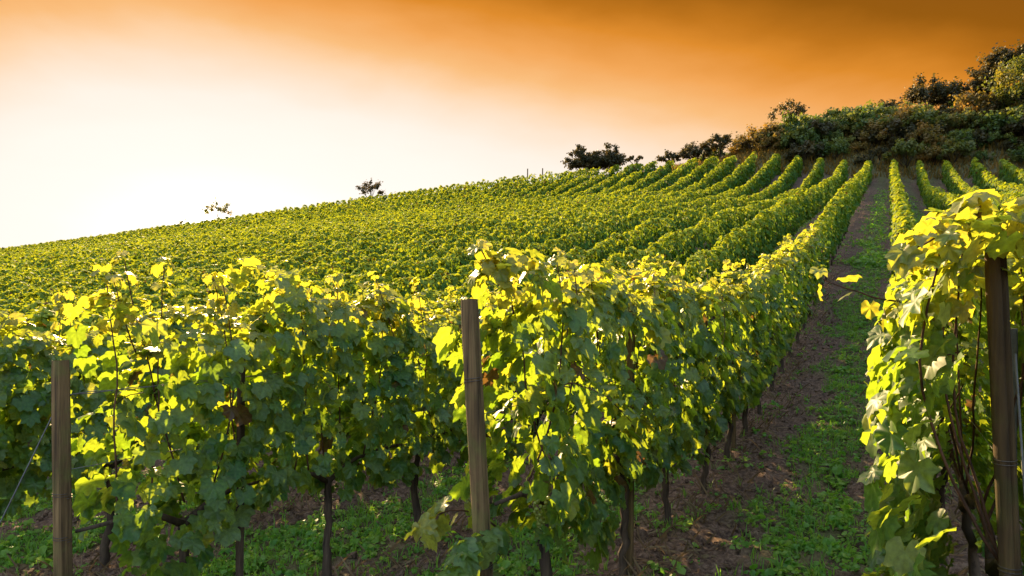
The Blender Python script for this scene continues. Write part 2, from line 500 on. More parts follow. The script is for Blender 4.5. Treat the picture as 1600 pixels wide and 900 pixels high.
def row_leaves(y, x0, size, seed, top=1.98, bot=.55, half=.27, loose=1.0, young_lit_top=1.0):
    """scatter leaf positions round a trained row; y = positions along it (one leaf each)"""
    n = len(y)
    side = rng.choice([-1.0, 1.0], n)
    kind = rng.random(n)
    ztop = top + (.13 * vnoise(y * 1.1, seed, 0, 31) + .12 * vnoise(y * 3.7, seed, 0, 32)) * loose
    zbot = bot + (.13 * vnoise(y * 1.3, seed, 0, 33) + .10 * vnoise(y * 4.1, seed, 0, 34)) * loose
    h = rng.random(n) ** .92
    h = np.where(kind > .84, .93 + .07 * rng.random(n), h)
    z = zbot + (ztop - zbot) * h
    tap = np.clip(np.minimum((1 - h) * 4 + .45, h * 3.5 + .5), 0, 1)
    wd = (half + (.11 * vnoise(y * 1.6, z * 1.6, side * 7 + seed, 35) + .06 * vnoise(y * 4.5, z * 4.5, side * 7 + seed, 36)) * loose) * tap
    inner = rng.random(n)
    fx = np.where(kind > .84, rng.uniform(-1, 1, n), side * (1 - .55 * inner ** 2.2))
    x = x0 + fx * wd
    topf = np.clip((h - .84) / .16, 0, 1)
    N = np.stack([side * (1.0 - .6 * topf), rng.normal(0, .35, n), .35 + .5 * rng.random(n) + .5 * topf], -1) + rng.normal(0, .30, (n, 3))
    T = np.stack([side * .35 + rng.normal(0, .35, n), rng.normal(0, .45, n), -1.0 + .6 * topf + rng.normal(0, .2, n)], -1)
    P = np.stack([x, y, z], -1)
    rnd = rng.random(n)
    yng = np.clip((h - (.78 if young_lit_top <= 1 else .70)) / .22, 0, 1) ** 1.5 * rng.uniform(.2, 1, n) * young_lit_top + (rng.random(n) > .95) * .5  # young growth tint; when boosted it also paints sunlit row tops
    sz = size * rng.uniform(.52, 1.2, n) * (1 - .33 * topf)
    # gaps in the leaf wall
    keep = vnoise(y * 2.7, z * 2.7, side * 5 + seed, 37) + rng.uniform(-.5, .5, n) > -.62
    return P[keep], N[keep], T[keep], sz[keep], rnd[keep], np.clip(yng, 0, 1)[keep]

def cane_points(p0, p1, bend, n=9, seed=0):
    p0 = np.array(p0, float); p1 = np.array(p1, float)
    t = np.linspace(0, 1, n)[:, None]
    b = np.array(bend)[None]
    w_ = np.stack([vnoise(t[:, 0] * 5, seed, c, 41) for c in range(3)], -1) * .02
    return p0 + (p1 - p0) * t + b * np.sin(np.pi * t) + w_ * np.sin(np.pi * t) ** .5

def shoot_leaves(pts, size, spread=.05, per=2, young=.7, side=(0, 0, 0)):
    """leaves along a cane"""
    P, N, T = [], [], []
    pts = np.asarray(pts)
    for i in range(1, len(pts)):
        for _ in range(per):
            d = norm(rng.normal(0, 1, 3) + np.array([0, 0, .2]) + np.array(side))
            P.append(pts[i] + d * spread); N.append(norm(d + np.array([0, 0, .7]) + rng.normal(0, .3, 3))); T.append(d * .8 + np.array([0, 0, -.5]) + rng.normal(0, .2, 3))
    n = len(P)
    return np.array(P), np.array(N), np.array(T), size * rng.uniform(.6, 1.1, n), rng.random(n) * .9, np.clip(young * rng.uniform(.5, 1.2, n), 0, 1)

def cat(*sets):
    return [np.concatenate(x) for x in zip(*sets)]

def grape_bunch(name, p, parent, length=.16, width=.05, n=46):
    V0 = []
    import bmesh
    bm = bmesh.new()
    for i in range(n):
        t = (i + .5) / n
        rr = width * (1 - .75 * t) * (.55 + .45 * random.random())
        a = i * 2.4
        c = (p[0] + rr * math.cos(a), p[1] + rr * math.sin(a), p[2] - t * length)
        s = random.uniform(.0085, .0115)
        r = bmesh.ops.create_icosphere(bm, subdivisions=2, radius=s)
        bmesh.ops.translate(bm, verts=r['verts'], vec=c)
    me = bpy.data.meshes.new(name); bm.to_mesh(me); bm.free()
    me.polygons.foreach_set('use_smooth', np.full(len(me.polygons), True))
    return obj(name, me, M_GRAPE, parent)

ORD = ['', 'first', 'second', 'third', 'fourth', 'fifth', 'sixth', 'seventh', 'eighth', 'ninth', 'tenth', 'eleventh', 'twelfth',
       'thirteenth', 'fourteenth', 'fifteenth', 'sixteenth', 'seventeenth', 'eighteenth', 'nineteenth', 'twentieth', 'twenty-first',
       'twenty-second', 'twenty-third', 'twenty-fourth']

def make_vine(x0, y, label, n_leaf, size, seed, length=1.15, top=1.98, bot=.55, half=.27, extra=None, ncane=4, n_bunch=0, group=None, loose=1.0, cane_up=.24, ymin=-9, lat=.55):
    z0 = gz(x0, y)
    v = empty('grapevine', (x0, y, z0))
    tag(v, label, 'grapevine', group)
    rs = np.random.default_rng(seed)
    # trunk and its two arms along the wire
    lean = rs.uniform(-.06, .06, 2)
    tp = [(0, 0, -.08), (lean[0] * .3, lean[1] * .4, .15), (lean[0], lean[1] * .8, .38), (lean[0] * .6, lean[1] * 1.2, .58), (0, lean[1], .78)]
    P = np.array(tp); tt = np.linspace(0, 4, 13)
    P = np.stack([np.interp(tt, range(5), P[:, c]) for c in range(3)], -1) + rs.normal(0, .006, (13, 3))
    tubes = [tube(P, np.linspace(.034, .022, 13) * rs.uniform(.85, 1.15), 9, .35, seed)]
    slope_here = (gz(x0, y + .6) - gz(x0, y - .6)) / 1.2
    for sgn in (-1, 1):
        aa = np.array([(0, lean[1], .74), (.01, sgn * .16 + lean[1], .83), (.0, sgn * .34, .86 + slope_here * sgn * .34), (-.01, sgn * .58, .86 + slope_here * sgn * .58)])
        tubes.append(tube(aa, [.022, .016, .013, .009], 7, .2, seed + 2))
    obj('trunk', tubes_mesh('trunk', tubes), M_BARK, v)
    # leaf wall
    yl = rs.uniform(-length / 2 - .16, length / 2 + .16, n_leaf)
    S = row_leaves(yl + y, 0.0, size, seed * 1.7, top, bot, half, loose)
    S[0][:, 1] -= y
    S[0][:, 2] += ground(np.full(len(S[0]), x0), S[0][:, 1] + y) - z0
    sets = [S]
    for c in range(ncane):
        yc = -length / 2 + (c + .5) * length / ncane + rs.uniform(-.1, .1)
        xs = rs.uniform(-.13, .13)
        p0 = (0, yc * .8, .86 + slope_here * yc); p1 = (xs * 1.5, yc + rs.uniform(-.38, .38), top + cane_up * rs.random() + slope_here * yc)
        pts = cane_points(p0, p1, (xs, 0, 0), 12, seed + c)
        obj('cane', tubes_mesh('cane', [tube(pts, np.linspace(.0058, .0028, 12), 6)]), M_CANE, v)
        sets.append(shoot_leaves(pts[8:], size * .66, .05, 4, .85))
        if rs.random() < lat:      # a lateral bending out of the wall
            q0 = pts[5]; sd = rs.choice([-1, 1])
            q1 = q0 + np.array([sd * rs.uniform(.25, .4), rs.uniform(-.2, .2), rs.uniform(-.25, .15)])
            qp = cane_points(q0, q1, (0, 0, .06), 7, seed + c + 50)
            obj('cane', tubes_mesh('cane', [tube(qp, np.linspace(.004, .002, 7), 5)]), M_CANE, v)
            sets.append(shoot_leaves(qp[2:], size * .8, .05, 2, .3))
    if extra:
        for pts, sz, per, yg, r0 in extra:
            pts = np.array(pts) - np.array([x0, y, z0])
            obj('cane', tubes_mesh('cane', [tube(pts, np.linspace(r0, r0 * .5, len(pts)), 6)]), M_CANE, v)
            sets.append(shoot_leaves(pts[1:], sz, .045, per, yg))
    sets[0] = [a[S[0][:, 1] > ymin] for a in S]
    V, F, A = leaves(*cat(*sets), FINE_T if math.hypot(x0, y) < 6.5 else VINE_T)
    obj('foliage', np_mesh('foliage', V, F, A, True), M_LEAF, v)
    for b in range(n_bunch):
        grape_bunch('grape_bunch', (rs.uniform(-.16, .16), rs.uniform(-.4, .4), rs.uniform(.72, .9)), v)
    return v

# ------------------------------------------------------------------ near vines, one thing each
VSP = 1.15
G_V = 'grapevines nearest the camera'
ROWNAME = {0: 'row right of the weedy path', 1: 'row left of the weedy path, behind the leaning post', 2: 'row behind the short squared post', 3: 'row at the far left edge of the photo'}
near_rows = {0: (2.98, 6), 1: (3.42, 13), 2: (2.62, 9), 3: (2.2, 7)}
LOOK = {
    (0, 0): 'bright yellow-green grapevine overhanging the tall dark post at the right edge',
    (1, 0): 'grapevine whose leaves spill round the leaning post, with green grape bunch at its foot',
    (2, 0): 'shaded dark leaved grapevine spreading right from the short squared post, yellow at the top',
    (3, 0): 'grapevine seen at the left edge behind the short squared post',
}
def zrow(xk, yy):
    return gz(xk, yy)
row_near_end = {}
for k, (y0, cnt) in near_rows.items():
    xk = row_x(k)
    for i in range(cnt):
        yv = y0 + i * VSP
        dist = math.hypot(xk, yv)
        n_leaf = int(900 if dist < 4.6 else (860 if dist < 7 else 760))
        size = .082 if dist < 5 else .086
        if k == 0: n_leaf = 1500 if i == 0 else 1100; size = .074
        anchor = {0: 'tall dark post', 1: 'leaning post', 2: 'short squared post', 3: 'left edge'}[k]
        lab = LOOK.get((k, i)) or {
            0: 'sunlit grapevine in the row right of the path, %s from the tall dark post' % ORD[i + 1],
            1: 'leafy grapevine %s from the leaning post, in the row along the left of the path' % ORD[i + 1],
            2: 'grapevine %s from the short squared post, in the row behind the leaning post' % ORD[i + 1],
            3: 'grapevine %s from the front in the row behind the short squared post' % ORD[i + 1]}[k]
        extra = None
        kw = dict(top=2.06 if k == 2 else 1.98, bot=(.55, .56, .68, .68)[k], half=(.27, .235, .26, .26)[k], n_bunch=0, loose=(.8, 1.0, 1.35, 1.3)[k], cane_up=.16)
        if (k, i) == (0, 0):
            kw.update(half=.28, top=1.92, bot=.46, lat=0, loose=.8, cane_up=-.06)
            extra = [(cane_points((.20, 2.85, 2.0), (.06, 2.40, 1.93), (0, 0, .04), 9, 3), .060, 5, .9, .005),
                     (cane_points((.30, 2.85, 1.9), (.40, 2.35, 2.02), (0, 0, .06), 9, 4), .060, 5, .85, .006),
                     (cane_points((.25, 2.9, 1.95), (.22, 2.38, 2.03), (0, 0, .05), 9, 5), .060, 5, .9, .005),
                     (cane_points((.10, 2.9, 1.78), (-.235, 2.72, 1.88), (0, 0, -.02), 8, 6), .05, 1, 1.0, .004),
                     (cane_points((.12, 2.75, .85), (-.08, 2.55, .82), (0, 0, .05), 7, 7), .07, 2, .5, .004),
                     (cane_points((.14, 2.85, .8), (.12, 2.6, .62), (0, 0, .05), 7, 8), .075, 2, .4, .004)]
        if (k, i) == (1, 0):
            kw.update(ymin=-.6, bot=.48, top=1.94, loose=1.0, n_bunch=2, cane_up=.1)
            extra = [(cane_points((-1.66, 2.95, .72), (-1.74, 2.42, .80), (-.05, 0, .1), 9, 9), .07, 2, .9, .005),
                     (cane_points((-1.60, 2.95, .6), (-1.55, 2.40, .66), (0, 0, .12), 9, 10), .085, 3, .15, .005),
                     (cane_points((-1.62, 2.95, .5), (-1.62, 2.44, .34), (0, 0, .1), 8, 11), .085, 3, .2, .005),
                     (cane_points((-1.60, 3.0, 1.75), (-1.66, 2.80, 2.04), (0, 0, .02), 8, 12), .055, 3, .9, .005)]
        if (k, i) == (2, 0):
            kw.update(loose=1.3, n_bunch=1, ymin=-.5)
            extra = [(cane_points((-3.45, 2.3, 1.55), (-3.35, 2.1, 1.95), (0, 0, .02), 8, 13), .05, 2, .9, .004)]
        vine = make_vine(xk, yv, lab, n_leaf, size, 100 + k * 30 + i, group=G_V, extra=extra, ncane=5 if dist < 6 else 3, **kw)
        if (k, i) == (1, 0):
            for bp in ((-.06, -.86, .58), (.02, -.88, .66), (-.10, -.84, .50)):
                grape_bunch('grape_bunch', bp, vine, .17, .05, 60)
    row_near_end[k] = y0 + cnt * VSP - VSP / 2

# ------------------------------------------------------------------ rest of the rows, one thing per row
def row_label(k):
    if k == 0: return 'vine row right of the weedy path, climbing straight up the slope to the thicket', None
    if k == 1: return 'vine row along the left edge of the weedy path, climbing to the thicket', None
    if k < 0:
        j = -k
        return '%s vine row right of the path, seen only near the thicket at the top' % ORD[j + 1], None
    if k <= 24:
        return 'long clipped vine row on the slope, %s to the left of the weedy path' % ORD[k], None
    return 'yellow-green vine row merging with its neighbours on the far left slope', 'vine rows merging on the far left slope'

def make_row(k):
    x0 = row_x(k)
    y0 = row_near_end.get(k)
    if y0 is None:
        y0 = max(2.0, .42 * abs(x0) - 4) if k > 0 else max(3.5, abs(x0) * 2.5)
    y1 = 70.0 + (1.2 * math.sin(k * 1.7)) * (k > 3)
    if k < -2: y1 = 69
    edges = np.arange(y0, y1, 1.0)
    mid = edges + .5
    d = np.hypot(x0, mid)
    size = np.clip(.085 + (d - 12) * .0026, .085, .30)
    dens = np.clip(7.5 / (size ** 2 * 1.05), 110, 760) * np.where(mid > 60, 1.35, 1.0)
    if x0 > 1: dens *= .8
    cnt = dens.astype(int)
    y = np.repeat(edges, cnt) + rng.random(cnt.sum())
    y = y[y < y1]
    gap = np.cos((y / VSP + k * .37) * 2 * np.pi + vnoise(y * .5, k * 1.7, 0, 61) * 3)
    y = y[rng.random(len(y)) < np.clip(1.0 + .75 * gap * min(1, max(.2, (k - 8) / 16)), .35, 1) * np.clip(1.2 + .9 * vnoise(y * .45, k * 3.1, 0, 63), .4, 1)]
    sz = np.interp(y, mid, size)
    near = sz < .105
    lab, grp = row_label(k)
    ph = (y / VSP + k * .37) * 2 * np.pi + vnoise(y * .5, k * 1.7, 0, 61) * 3
    amp = (.5 + .5 * vnoise(y * .35, k * 2.3, 0, 62)) * min(1, max(.3, (k - 8) / 16))
    S = row_leaves(y, 0.0, sz, k * 3.3, 1.90 + .30 * np.cos(ph) * amp, .55 - .45 * np.clip((y - 58) / 6, 0, 1), .175 + .06 * np.cos(ph) * amp, 1.0, 1.3)  # raised young tint paints sunlit tops above the darker row faces
    zb = float(ground(np.array([x0]), np.array([y0]))[0])
    S[0][:, 2] += ground(np.full(len(S[0]), x0), S[0][:, 1]) - zb
    S[0][:, 1] -= y0
    nr = S[3] < .10
    Vs, Fs, As = [], [], []; o = 0
    for sel, tm in ((nr, SIMPLE_T), (~nr, RHOMB_T)):
        if sel.sum() == 0: continue
        V, F, A = leaves(*[a[sel] for a in S], tm)
        Vs.append(V); Fs.append(F + o); As.append(A); o += len(V)
    me = np_mesh('vine_row', np.vstack(Vs), np.vstack(Fs), np.vstack(As))
    if k in (0, 1, 2):
        r = empty('vine_row', (x0, y0, zb)); tag(r, lab, 'vine row', 'vine rows on the slope')
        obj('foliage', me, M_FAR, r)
        rs = np.random.default_rng(k + 900)
        for j in range(14 if k == 1 else 5):
            yy = j * VSP + VSP / 2
            zz = gz(x0, y0 + yy) - zb
            P = np.array([(0, yy, zz - .06), (rs.uniform(-.03, .03), yy, zz + .25), (rs.uniform(-.04, .04), yy + .02, zz + .5), (0, yy, zz + .8)])
            obj('trunk', tubes_mesh('trunk', [tube(P, [.032, .028, .026, .022], 8, .3, j)]), M_BARK, r)
    else:
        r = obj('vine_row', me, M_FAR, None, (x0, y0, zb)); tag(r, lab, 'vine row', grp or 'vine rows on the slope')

for k in range(-5, 76):
    make_row(k)

# ------------------------------------------------------------------ posts
def post_mesh(name, p0, p1, r, sides, seed, square=False, chamfer=.15, groove=5.4):
    p0 = np.array(p0, float); p1 = np.array(p1, float)
    n = 26
    if square:
        a = []
        for q_ in range(4):
            c = np.pi / 4 + q_ * np.pi / 2
            a += [c - chamfer, c + chamfer]
        an = np.array(a); rr = np.full(8, r * 1.32)
    else:
        an = np.linspace(0, 2 * np.pi, sides, endpoint=False); rr = r * (1 + .05 * np.cos(an * 2 + seed)) * (1 - .42 * np.exp(-(((an - groove + np.pi) % (2 * np.pi) - np.pi) / .22) ** 2))
    t = np.linspace(0, 1, n)
    V = []
    for i, ti in enumerate(t):
        c = p0 + (p1 - p0) * ti
        wob = 1 + .035 * vnoise(an * 1.4, ti * 5, seed, seed)
        if i == n - 1: wob = wob * .93
        z_ = c[2] + (vnoise(an * 1.5, 3.3, seed, seed) * .006 if i >= n - 2 else 0)
        V.append(np.stack([c[0] + np.cos(an) * rr * wob, c[1] + np.sin(an) * rr * wob, np.full(len(an), 1.0) * z_ + (.004 if i == n - 1 else 0)], -1))
    s = len(an)
    V = np.vstack(V)
    faces = []
    for i in range(n - 1):
        for j in range(s):
            faces.append((i * s + j, i * s + (j + 1) % s, (i + 1) * s + (j + 1) % s, (i + 1) * s + j))
    faces.append(tuple((n - 1) * s + j for j in range(s))); faces.append(tuple(range(s))[::-1])
    me = bpy.data.meshes.new(name); me.from_pydata([tuple(v) for v in V], [], faces); me.update()
    return me

def wire_loop(p0, p1, t, r, parent, loc, seed, turns=2):
    a = np.linspace(0, 2 * np.pi * turns, 22 * turns)
    c = np.array(p0) + (np.array(p1) - np.array(p0)) * t - np.array(loc)
    pts = np.stack([c[0] + np.cos(a) * r, c[1] + np.sin(a) * r, c[2] + np.linspace(-.006, .006, len(a)) * turns + .003 * np.sin(a + seed)], -1)
    obj('wire_loop', tubes_mesh('wire_loop', [tube(pts, .0018, 5)]), M_WIRE, parent)

def post(label, base, top, r, m, loops, seed, square=False, group='wooden end posts of the rows'):
    loc = (base[0], base[1], base[2])
    e = empty('wooden_post', loc); tag(e, label, 'post', group)
    b = np.array([0, 0, -.15]); tp = np.array(top) - np.array(loc)
    obj('post_shaft', post_mesh('post_shaft', b, tp, r, 30, seed, square), m, e)
    for t in loops:
        wire_loop(np.array(loc) + b, top, t, r * (1.36 if square else 1.06), e, loc, seed + t)
    return e

zb = gz(-3.51, 1.97)
post('short weathered squared wooden post at the lower left corner', (-3.507, 1.976, zb), (-3.527, 1.965, 1.52), .030, M_POST, (.55, .66), 3, True)
zb = gz(-1.54, 2.69)
post('leaning wooden post in the middle with dark split face and leaves round its foot', (-1.535, 2.69, zb), (-1.63, 2.64, 1.805), .030, M_POST, (.40, .82), 7, True)
zb = gz(.37, 2.65)
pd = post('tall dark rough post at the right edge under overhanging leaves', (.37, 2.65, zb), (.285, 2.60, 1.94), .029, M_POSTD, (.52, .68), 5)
gw = np.array([(.33, 2.555, 1.62), (.352, 2.545, 1.2), (.385, 2.53, .8), (.43, 2.5, .2)]) - np.array(pd.location)
obj('guy_wire', tubes_mesh('guy_wire', [tube(gw, .0035, 6)]), M_STEEL, pd)

def stake(x, y, h, r, label, m=None):
    z = gz(x, y)
    e = post_mesh('trellis_stake', (0, 0, -.1), (.01, .01, h), r, 8, 4, True)
    tag(obj('trellis_stake', e, m or M_POST, None, (x, y, z)), label, 'stake', 'stakes standing inside the rows')
stake(-1.57, 4.63, 1.9, .022, 'greenish wooden stake beside the second trunk of the row left of the path')
stake(-1.62, 8.55, 1.9, .022, 'thin wooden stake standing among trunks further up the row left of the path')
stake(.40, 3.25, 1.6, .017, 'slim grey metal stake just behind the tall dark post', M_STEEL)
stake(-3.5, 3.0, 1.7, .018, 'dark thin stake among trunks under the shaded vine right of the squared post', M_BARK)
# thin posts standing on the skyline
for (x, y, lab) in ((-36.4, 71.6, 'thin pale stake sticking up on the skyline left of the three round bushes'),
                    (-34.6, 71.8, 'shorter thin stake on the skyline just left of the three round bushes')):
    z = gz(x, y)
    tag(obj('trellis_stake', post_mesh('trellis_stake', (0, 0, -.1), (.03, 0, 2.75 if x < -36 else 2.5), .05, 8, 4, True), M_POST, None, (x, y, z)), lab, 'stake', 'stakes on the skyline')

# trellis wires strung from the posts into the leaves
def wire(x0, y0, z0, x1, y1, z1, label, r=.0016, twist=0):
    n = 40
    t = np.linspace(0, 1, n)
    P = np.stack([x0 + (x1 - x0) * t, y0 + (y1 - y0) * t, z0 + (z1 - z0) * t - .02 * np.sin(np.pi * t)], -1)
    P -= P[0]
    tubes = [tube(P, r, 5)]
    if twist:
        a = t * 60
        tubes = [tube(P + np.stack([np.cos(a + s) * .005, 0 * a, np.sin(a + s) * .005], -1), r, 5) for s in (0, np.pi)]
    tag(obj('trellis_wire', tubes_mesh('trellis_wire', tubes), M_STEEL, None, (x0, y0, z0)), label, 'wire', 'trellis wires')
wire(-3.495, 1.99, 1.36, -3.52, 6.0, 1.45, 'twisted wire tied near the top of the short squared post', .0024, 1)
wire(-3.55, 1.95, 1.28, -3.87, 1.38, -.22, 'slanting guy wire from the short squared post down to the left edge', .0035)
wire(-3.48, 1.99, 1.0, -3.52, 6.0, 1.05, 'lower wire tied round the middle of the short squared post', .002)
wire(-1.60, 2.70, 1.30, -1.60, 8.0, 1.42, 'wire running from the leaning post into the leaves')
wire(.33, 2.66, 1.25, .32, 7.0, 1.35, 'wire running from the tall dark post into the bright leaves')

# ------------------------------------------------------------------ weeds, litter (uncountable)
def scatter_plants(n, xr, yr, dens):
    x = rng.uniform(*xr, n); y = yr[0] + (yr[1] - yr[0]) * rng.random(n) ** 1.6
    g = dens(x, y)
    k = rng.random(n) < g
    x, y = x[k], y[k]
    return x, y, ground(x, y) + rough(x, y)

def weeds_set(x, y, z, per, size, tilt=.9):
    n = len(x)
    P0 = np.stack([x, y, z], -1)
    ps = np.exp(rng.normal(0, .32, n)) * size
    P = np.repeat(P0, per, 0); s = np.repeat(ps, per)
    a = rng.uniform(0, 2 * np.pi, n * per)
    rr = rng.uniform(.3, 1.9, n * per) * s
    lift = rng.uniform(.2, 1.9, n * per) * s
    P = P + np.stack([np.cos(a) * rr, np.sin(a) * rr, lift], -1)
    N = np.stack([np.cos(a) * .35, np.sin(a) * .35, np.full(len(a), tilt)], -1) + rng.normal(0, .3, (len(a), 3))
    T = np.stack([np.cos(a), np.sin(a), rng.normal(0, .3, len(a))], -1)
    pr = np.repeat(rng.random(n) * .9, per)
    return P, N, T, s * rng.uniform(.6, 1.1, len(a)), np.clip(pr + rng.normal(0, .08, len(a)), 0, .94), np.repeat(rng.random(n) ** 2, per)

wd = lambda x, y: np.clip(path_green(x, y) ** 1.2 * .95 + .06, 0, 1)
sx, sy, sz_ = scatter_plants(52000, (-9, 1.2), (1.4, 30), wd)
S1 = weeds_set(sx, sy, sz_, 8, .022)
V, F, A = leaves(*S1, SIMPLE_T)
# grass blades among them
bx, by, bz = scatter_plants(16000, (-8, 1.2), (1.6, 22), wd)
n = len(bx); per = 5
P = np.repeat(np.stack([bx, by, bz], -1), per, 0) + rng.normal(0, .02, (n * per, 3)) * [1, 1, 0]
a = rng.uniform(0, 2 * np.pi, n * per)
T = np.stack([np.cos(a) * .5, np.sin(a) * .5, np.full(n * per, 1.0)], -1)
N = np.stack([np.cos(a), np.sin(a), np.full(n * per, -.3)], -1) * -1
V2, F2, A2 = leaves(P, N, T, rng.uniform(.05, .13, n * per), rng.random(n * per) * .9, rng.random(n * per) * .5, BLADE_T)
fx, fy, fz = scatter_plants(9000, (-4.5, 4.2), (24, 60), wd)
V3, F3, A3 = leaves(*weeds_set(fx, fy, fz, 4, .06), RHOMB_T)
me = np_mesh('weeds', np.vstack([V, V2, V3]), np.vstack([F, F2 + len(V), F3 + len(V) + len(V2)]), np.vstack([A, A2, A3]))
tag(obj('weeds', me, M_WEED), 'low green clover-like weeds and grass growing over the soil', 'weeds', kind='stuff')

# dry stalks and fallen leaves under the rows
def under_rows(n, yr):
    k_ = rng.integers(0, 4, n); x = X_R - SPC * k_ + rng.normal(0, .22, n) + .1
    y = yr[0] + (yr[1] - yr[0]) * rng.random(n) ** 1.5
    return x, y, ground(x, y) + rough(x, y)
x, y, z = under_rows(9000, (2.0, 26))
n = len(x)
a = rng.uniform(0, 2 * np.pi, n)
lay = rng.random(n) < .55
T = np.stack([np.cos(a), np.sin(a), np.where(lay, .12, 1.3)], -1)
N = np.stack([-np.sin(a) * .4, np.cos(a) * .4, np.where(lay, 1.0, .1)], -1)
Va, Fa, Aa = leaves(np.stack([x, y, z + .012], -1), N, T, rng.uniform(.06, .24, n), rng.random(n) * .9, rng.random(n), BLADE_T)
x = rng.uniform(-7, 1, 5200); y = 1.5 + 15 * rng.random(5200) ** 1.5; z = ground(x, y) + rough(x, y) + .012
n = len(x); a = rng.uniform(0, 2 * np.pi, n)
Vb, Fb, Ab = leaves(np.stack([x, y, z], -1), np.stack([rng.normal(0, .35, n), rng.normal(0, .35, n), np.ones(n)], -1), np.stack([np.cos(a), np.sin(a), 0 * a], -1),
                    rng.uniform(.012, .042, n), rng.random(n) * .9, rng.random(n), SIMPLE_T)
me = np_mesh('dry_litter', np.vstack([Va, Vb]), np.vstack([Fa, Fb + len(Va)]), np.vstack([Aa, Ab]))
tag(obj('dry_litter', me, M_STRAW), 'dry stalks and fallen brown leaves on the soil under the rows', 'litter', kind='stuff')

# tall grass on the bank and along the crest behind the rows
n = 26000
x = np.where(rng.random(n) < .55, rng.uniform(-22, 14, n), rng.uniform(-110, -20, n)); y = 71.3 + 13 * rng.random(n) ** 1.3
y = np.where(x < -22, 71.2 + 2.6 * rng.random(n), y)
z = ground(x, y); a = rng.uniform(0, 2 * np.pi, n)
T = np.stack([np.cos(a) * .35, np.sin(a) * .35, np.ones(n)], -1); N = np.stack([-np.cos(a), -np.sin(a), np.full(n, .3)], -1)
V, F, A = leaves(np.stack([x, y, z - .05], -1), N, T, rng.uniform(.35, .85, n), np.clip(vnoise(x * .4, y * .4, 0, 8) * .5 + .5 + rng.normal(0, .15, n), 0, .94), rng.random(n) ** 2, [(BLADE_T[0][0] * [2.2, 1, 1], BLADE_T[0][1], BLADE_T[0][2])])
tag(obj('tall_grass', np_mesh('tall_grass', V, F, A), M_SHRUB3), 'tall dry grass on the bank behind the ends of the vine rows', 'grass', kind='stuff')

# loose clods of tilled soil
ph_ = (1 + 5 ** .5) / 2
IV = norm(np.array([(-1, ph_, 0), (1, ph_, 0), (-1, -ph_, 0), (1, -ph_, 0), (0, -1, ph_), (0, 1, ph_), (0, -1, -ph_), (0, 1, -ph_), (ph_, 0, -1), (ph_, 0, 1), (-ph_, 0, -1), (-ph_, 0, 1)], float))
IF = np.array([(0, 11, 5), (0, 5, 1), (0, 1, 7), (0, 7, 10), (0, 10, 11), (1, 5, 9), (5, 11, 4), (11, 10, 2), (10, 7, 6), (7, 1, 8), (3, 9, 4), (3, 4, 2), (3, 2, 6), (3, 6, 8), (3, 8, 9), (4, 9, 5), (2, 4, 11), (6, 2, 10), (8, 6, 7), (9, 8, 1)])
CT = [(IV * rng.uniform(.55, 1.15, (12, 1)) * [1, 1, .7], IF, np.zeros(12)) for _ in range(5)]
cx, cy, cz = scatter_plants(15000, (-8, 1.2), (1.5, 20), lambda x, y: np.clip(1.05 - path_green(x, y), .1, 1))
n = len(cx)
V, F, A = leaves(np.stack([cx, cy, cz + .004], -1), np.stack([rng.normal(0, .3, n), rng.normal(0, .3, n), np.ones(n)], -1), rng.normal(0, 1, (n, 3)), np.exp(rng.normal(-4.25, .5, n)), np.zeros(n), np.zeros(n), CT)
A[:, 0] = 0
tag(obj('soil_clods', np_mesh('soil_clods', V, F, A), M_SOIL), 'loose brown clods of tilled soil', 'soil', kind='stuff')

# bigger single weeds one can point to
def rosette(x, y, size, nl, label, group):
    z = gz(x, y)
    a = rng.uniform(0, 2 * np.pi, nl)
    T = np.stack([np.cos(a), np.sin(a), rng.uniform(.5, 1.6, nl)], -1)
    N = np.stack([-np.cos(a) * .8, -np.sin(a) * .8, np.ones(nl)], -1)
    wide = [(np.array([[-.05, 0, 0], [.05, 0, 0], [.13, .45, 0], [-.13, .45, 0], [.10, .75, -.08], [-.10, .75, -.08], [0, 1, -.22]]),
             np.array([[0, 1, 2], [0, 2, 3], [3, 2, 4], [3, 4, 5], [5, 4, 6]]), np.zeros(7))]
    V, F, A = leaves(np.zeros((nl, 3)) + rng.normal(0, .006, (nl, 3)), N, T, size * rng.uniform(.6, 1.1, nl), rng.random(nl) * .9, rng.random(nl) * .4, wide)
    o = obj('weed_tuft', np_mesh('weed_tuft', V, F, A), M_WEED, None, (x, y, z))
    tag(o, label, 'weed', group)
WL = 'small tuft of upright green leaves growing between the vine rows'
for (x, y, s, nl) in ((-.50, 4.35, .20, 12), (-.62, 5.0, .16, 10), (-.95, 4.3, .14, 12), (-.35, 5.7, .15, 12), (-.72, 6.4, .16, 12), (-.45, 7.4, .16, 12),
                      (-2.3, 4.1, .16, 14), (-2.45, 5.2, .15, 12), (-2.7, 3.4, .13, 10), (-4.15, 3.35, .17, 16), (-4.3, 3.9, .15, 14), (-4.5, 3.0, .14, 12), (-.28, 3.6, .12, 10)):
    rosette(x, y, s, nl, WL, 'weed tufts between the rows')

